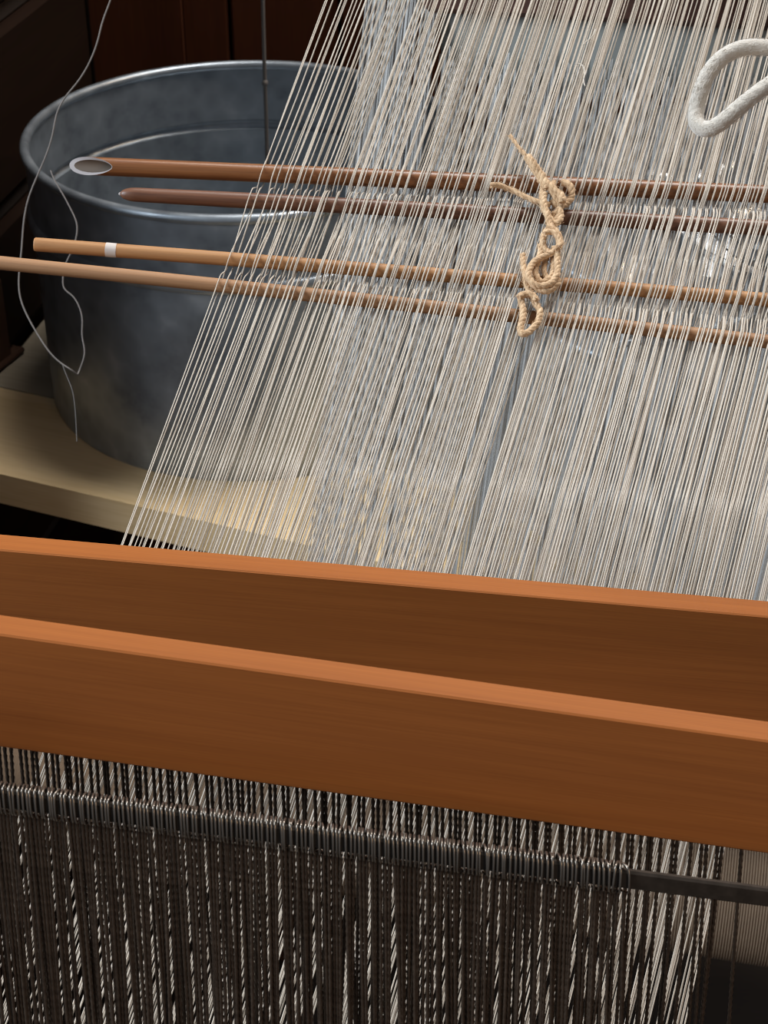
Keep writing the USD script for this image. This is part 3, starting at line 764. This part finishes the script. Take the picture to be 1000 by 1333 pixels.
# ------------------------------------------------------------------ white cotton cord hanging in front of the warp at top right
zc = 0.56
cp = [W(1130, -60, zc), W(1085, 20, zc), W(1040, 58, zc), W(1000, 62, zc), W(970, 62, zc), W(945, 72, zc), W(925, 92, zc), W(912, 120, zc), W(906, 148, zc), W(909, 163, zc - 0.002), W(920, 168, zc - 0.004), W(937, 161, zc - 0.006),
      W(960, 142, zc - 0.007), W(985, 122, zc - 0.008), W(1005, 108, zc - 0.008), W(1050, 80, zc - 0.01), W(1110, 0, zc - 0.01), W(1150, -80, zc - 0.008)]
cpts = spline(cp, 260)
d = np.concatenate([[0], np.cumsum(np.linalg.norm(np.diff(cpts, axis=0), axis=1))])
rc = 10.6 * zc / F
T = unit_rows(np.gradient(cpts, axis=0)); A = unit_rows(np.cross(T, [0.2, 1, 0.3])); B = np.cross(T, A)
strands = []
for k in range(3):
    ph = d / 0.011 * 2 * np.pi + k * 2 * np.pi / 3
    strands.append(tubes(cpts + rc * 0.10 * (np.cos(ph)[:, None] * A + np.sin(ph)[:, None] * B), rc * 0.91, 20))
wc = thing("cotton_cord", "thick fuzzy white cotton cord looping down at top right", "cord")
obj("rope", cat(*strands), M["cord"], wc, smooth=True)
nf = 2600
k = rng.integers(3, 257, nf); an = rng.uniform(0, 2 * np.pi, nf)
dirs = np.cos(an)[:, None] * A[k] + np.sin(an)[:, None] * B[k]
p0 = cpts[k] + dirs * rc * 0.93
p1 = p0 + dirs * rng.uniform(0.0002, 0.0007, nf)[:, None] + T[k] * rng.normal(0, 0.0007, nf)[:, None]
p2 = p1 + dirs * rng.uniform(-0.0001, 0.0003, nf)[:, None] + T[k] * rng.normal(0, 0.0009, nf)[:, None]
obj("fuzz", tubes(np.stack([p0, p1, p2], 1), 0.000045, 3), M["cord"], wc, kind="stuff")

# ------------------------------------------------------------------ loose thread at the left, hanging before the tub
zl = 0.88
lt = [(146, -40), (142, 5), (133, 30), (128, 50), (117, 80), (100, 108), (84, 128), (74, 148), (69, 172), (60, 202), (49, 228), (36, 262), (30, 298), (28, 325), (25, 355), (26, 385), (36, 412), (52, 440), (66, 460), (80, 473),
      (95, 483), (103, 483), (108, 470), (110, 456), (107, 438), (107, 415), (102, 397), (93, 384), (84, 376), (82, 362), (85, 345), (92, 330), (99, 310), (100, 292), (92, 272), (83, 255), (73, 238), (66, 222)]
zs = np.concatenate([np.full(21, zl), np.full(len(lt) - 21, zl + 0.012)])
m = tubes(spline([W(x, y, z) for (x, y), z in zip(lt, zs)], 300), 0.00042, 6)
lo = thing("loose_thread", "single loose pale thread dangling beside the left tub", "thread")
obj("strand", m, M["plain"]("pale_loose_thread", (0.19, 0.165, 0.15)), lo, smooth=True)
obj("tail", tubes(spline([W(x, y, zl + 0.006) for x, y in ((81, 473), (88, 492), (94, 508), (97, 525), (99, 550), (100, 575))], 60), 0.00022, 5), M["plain"]("pale_loose_tail", (0.16, 0.15, 0.14)), lo, smooth=True)
# bits of lint on the warp
ln = thing("lint_thread", "tiny curled white lint fibre caught on the warp near the top", "lint")
obj("fibre", tubes(spline([sheet(x, y, 0.0035) for x, y in ((775, 38), (772, 46), (766, 52), (759, 58))], 30), 0.00022, 5), M["cord"], ln, smooth=True)
obj("fibre", tubes(spline([sheet(x, y, 0.0035) for x, y in ((750, 83), (757, 84), (761, 92), (760, 105), (762, 112))], 30), 0.00025, 5), M["cord"], ln, smooth=True)
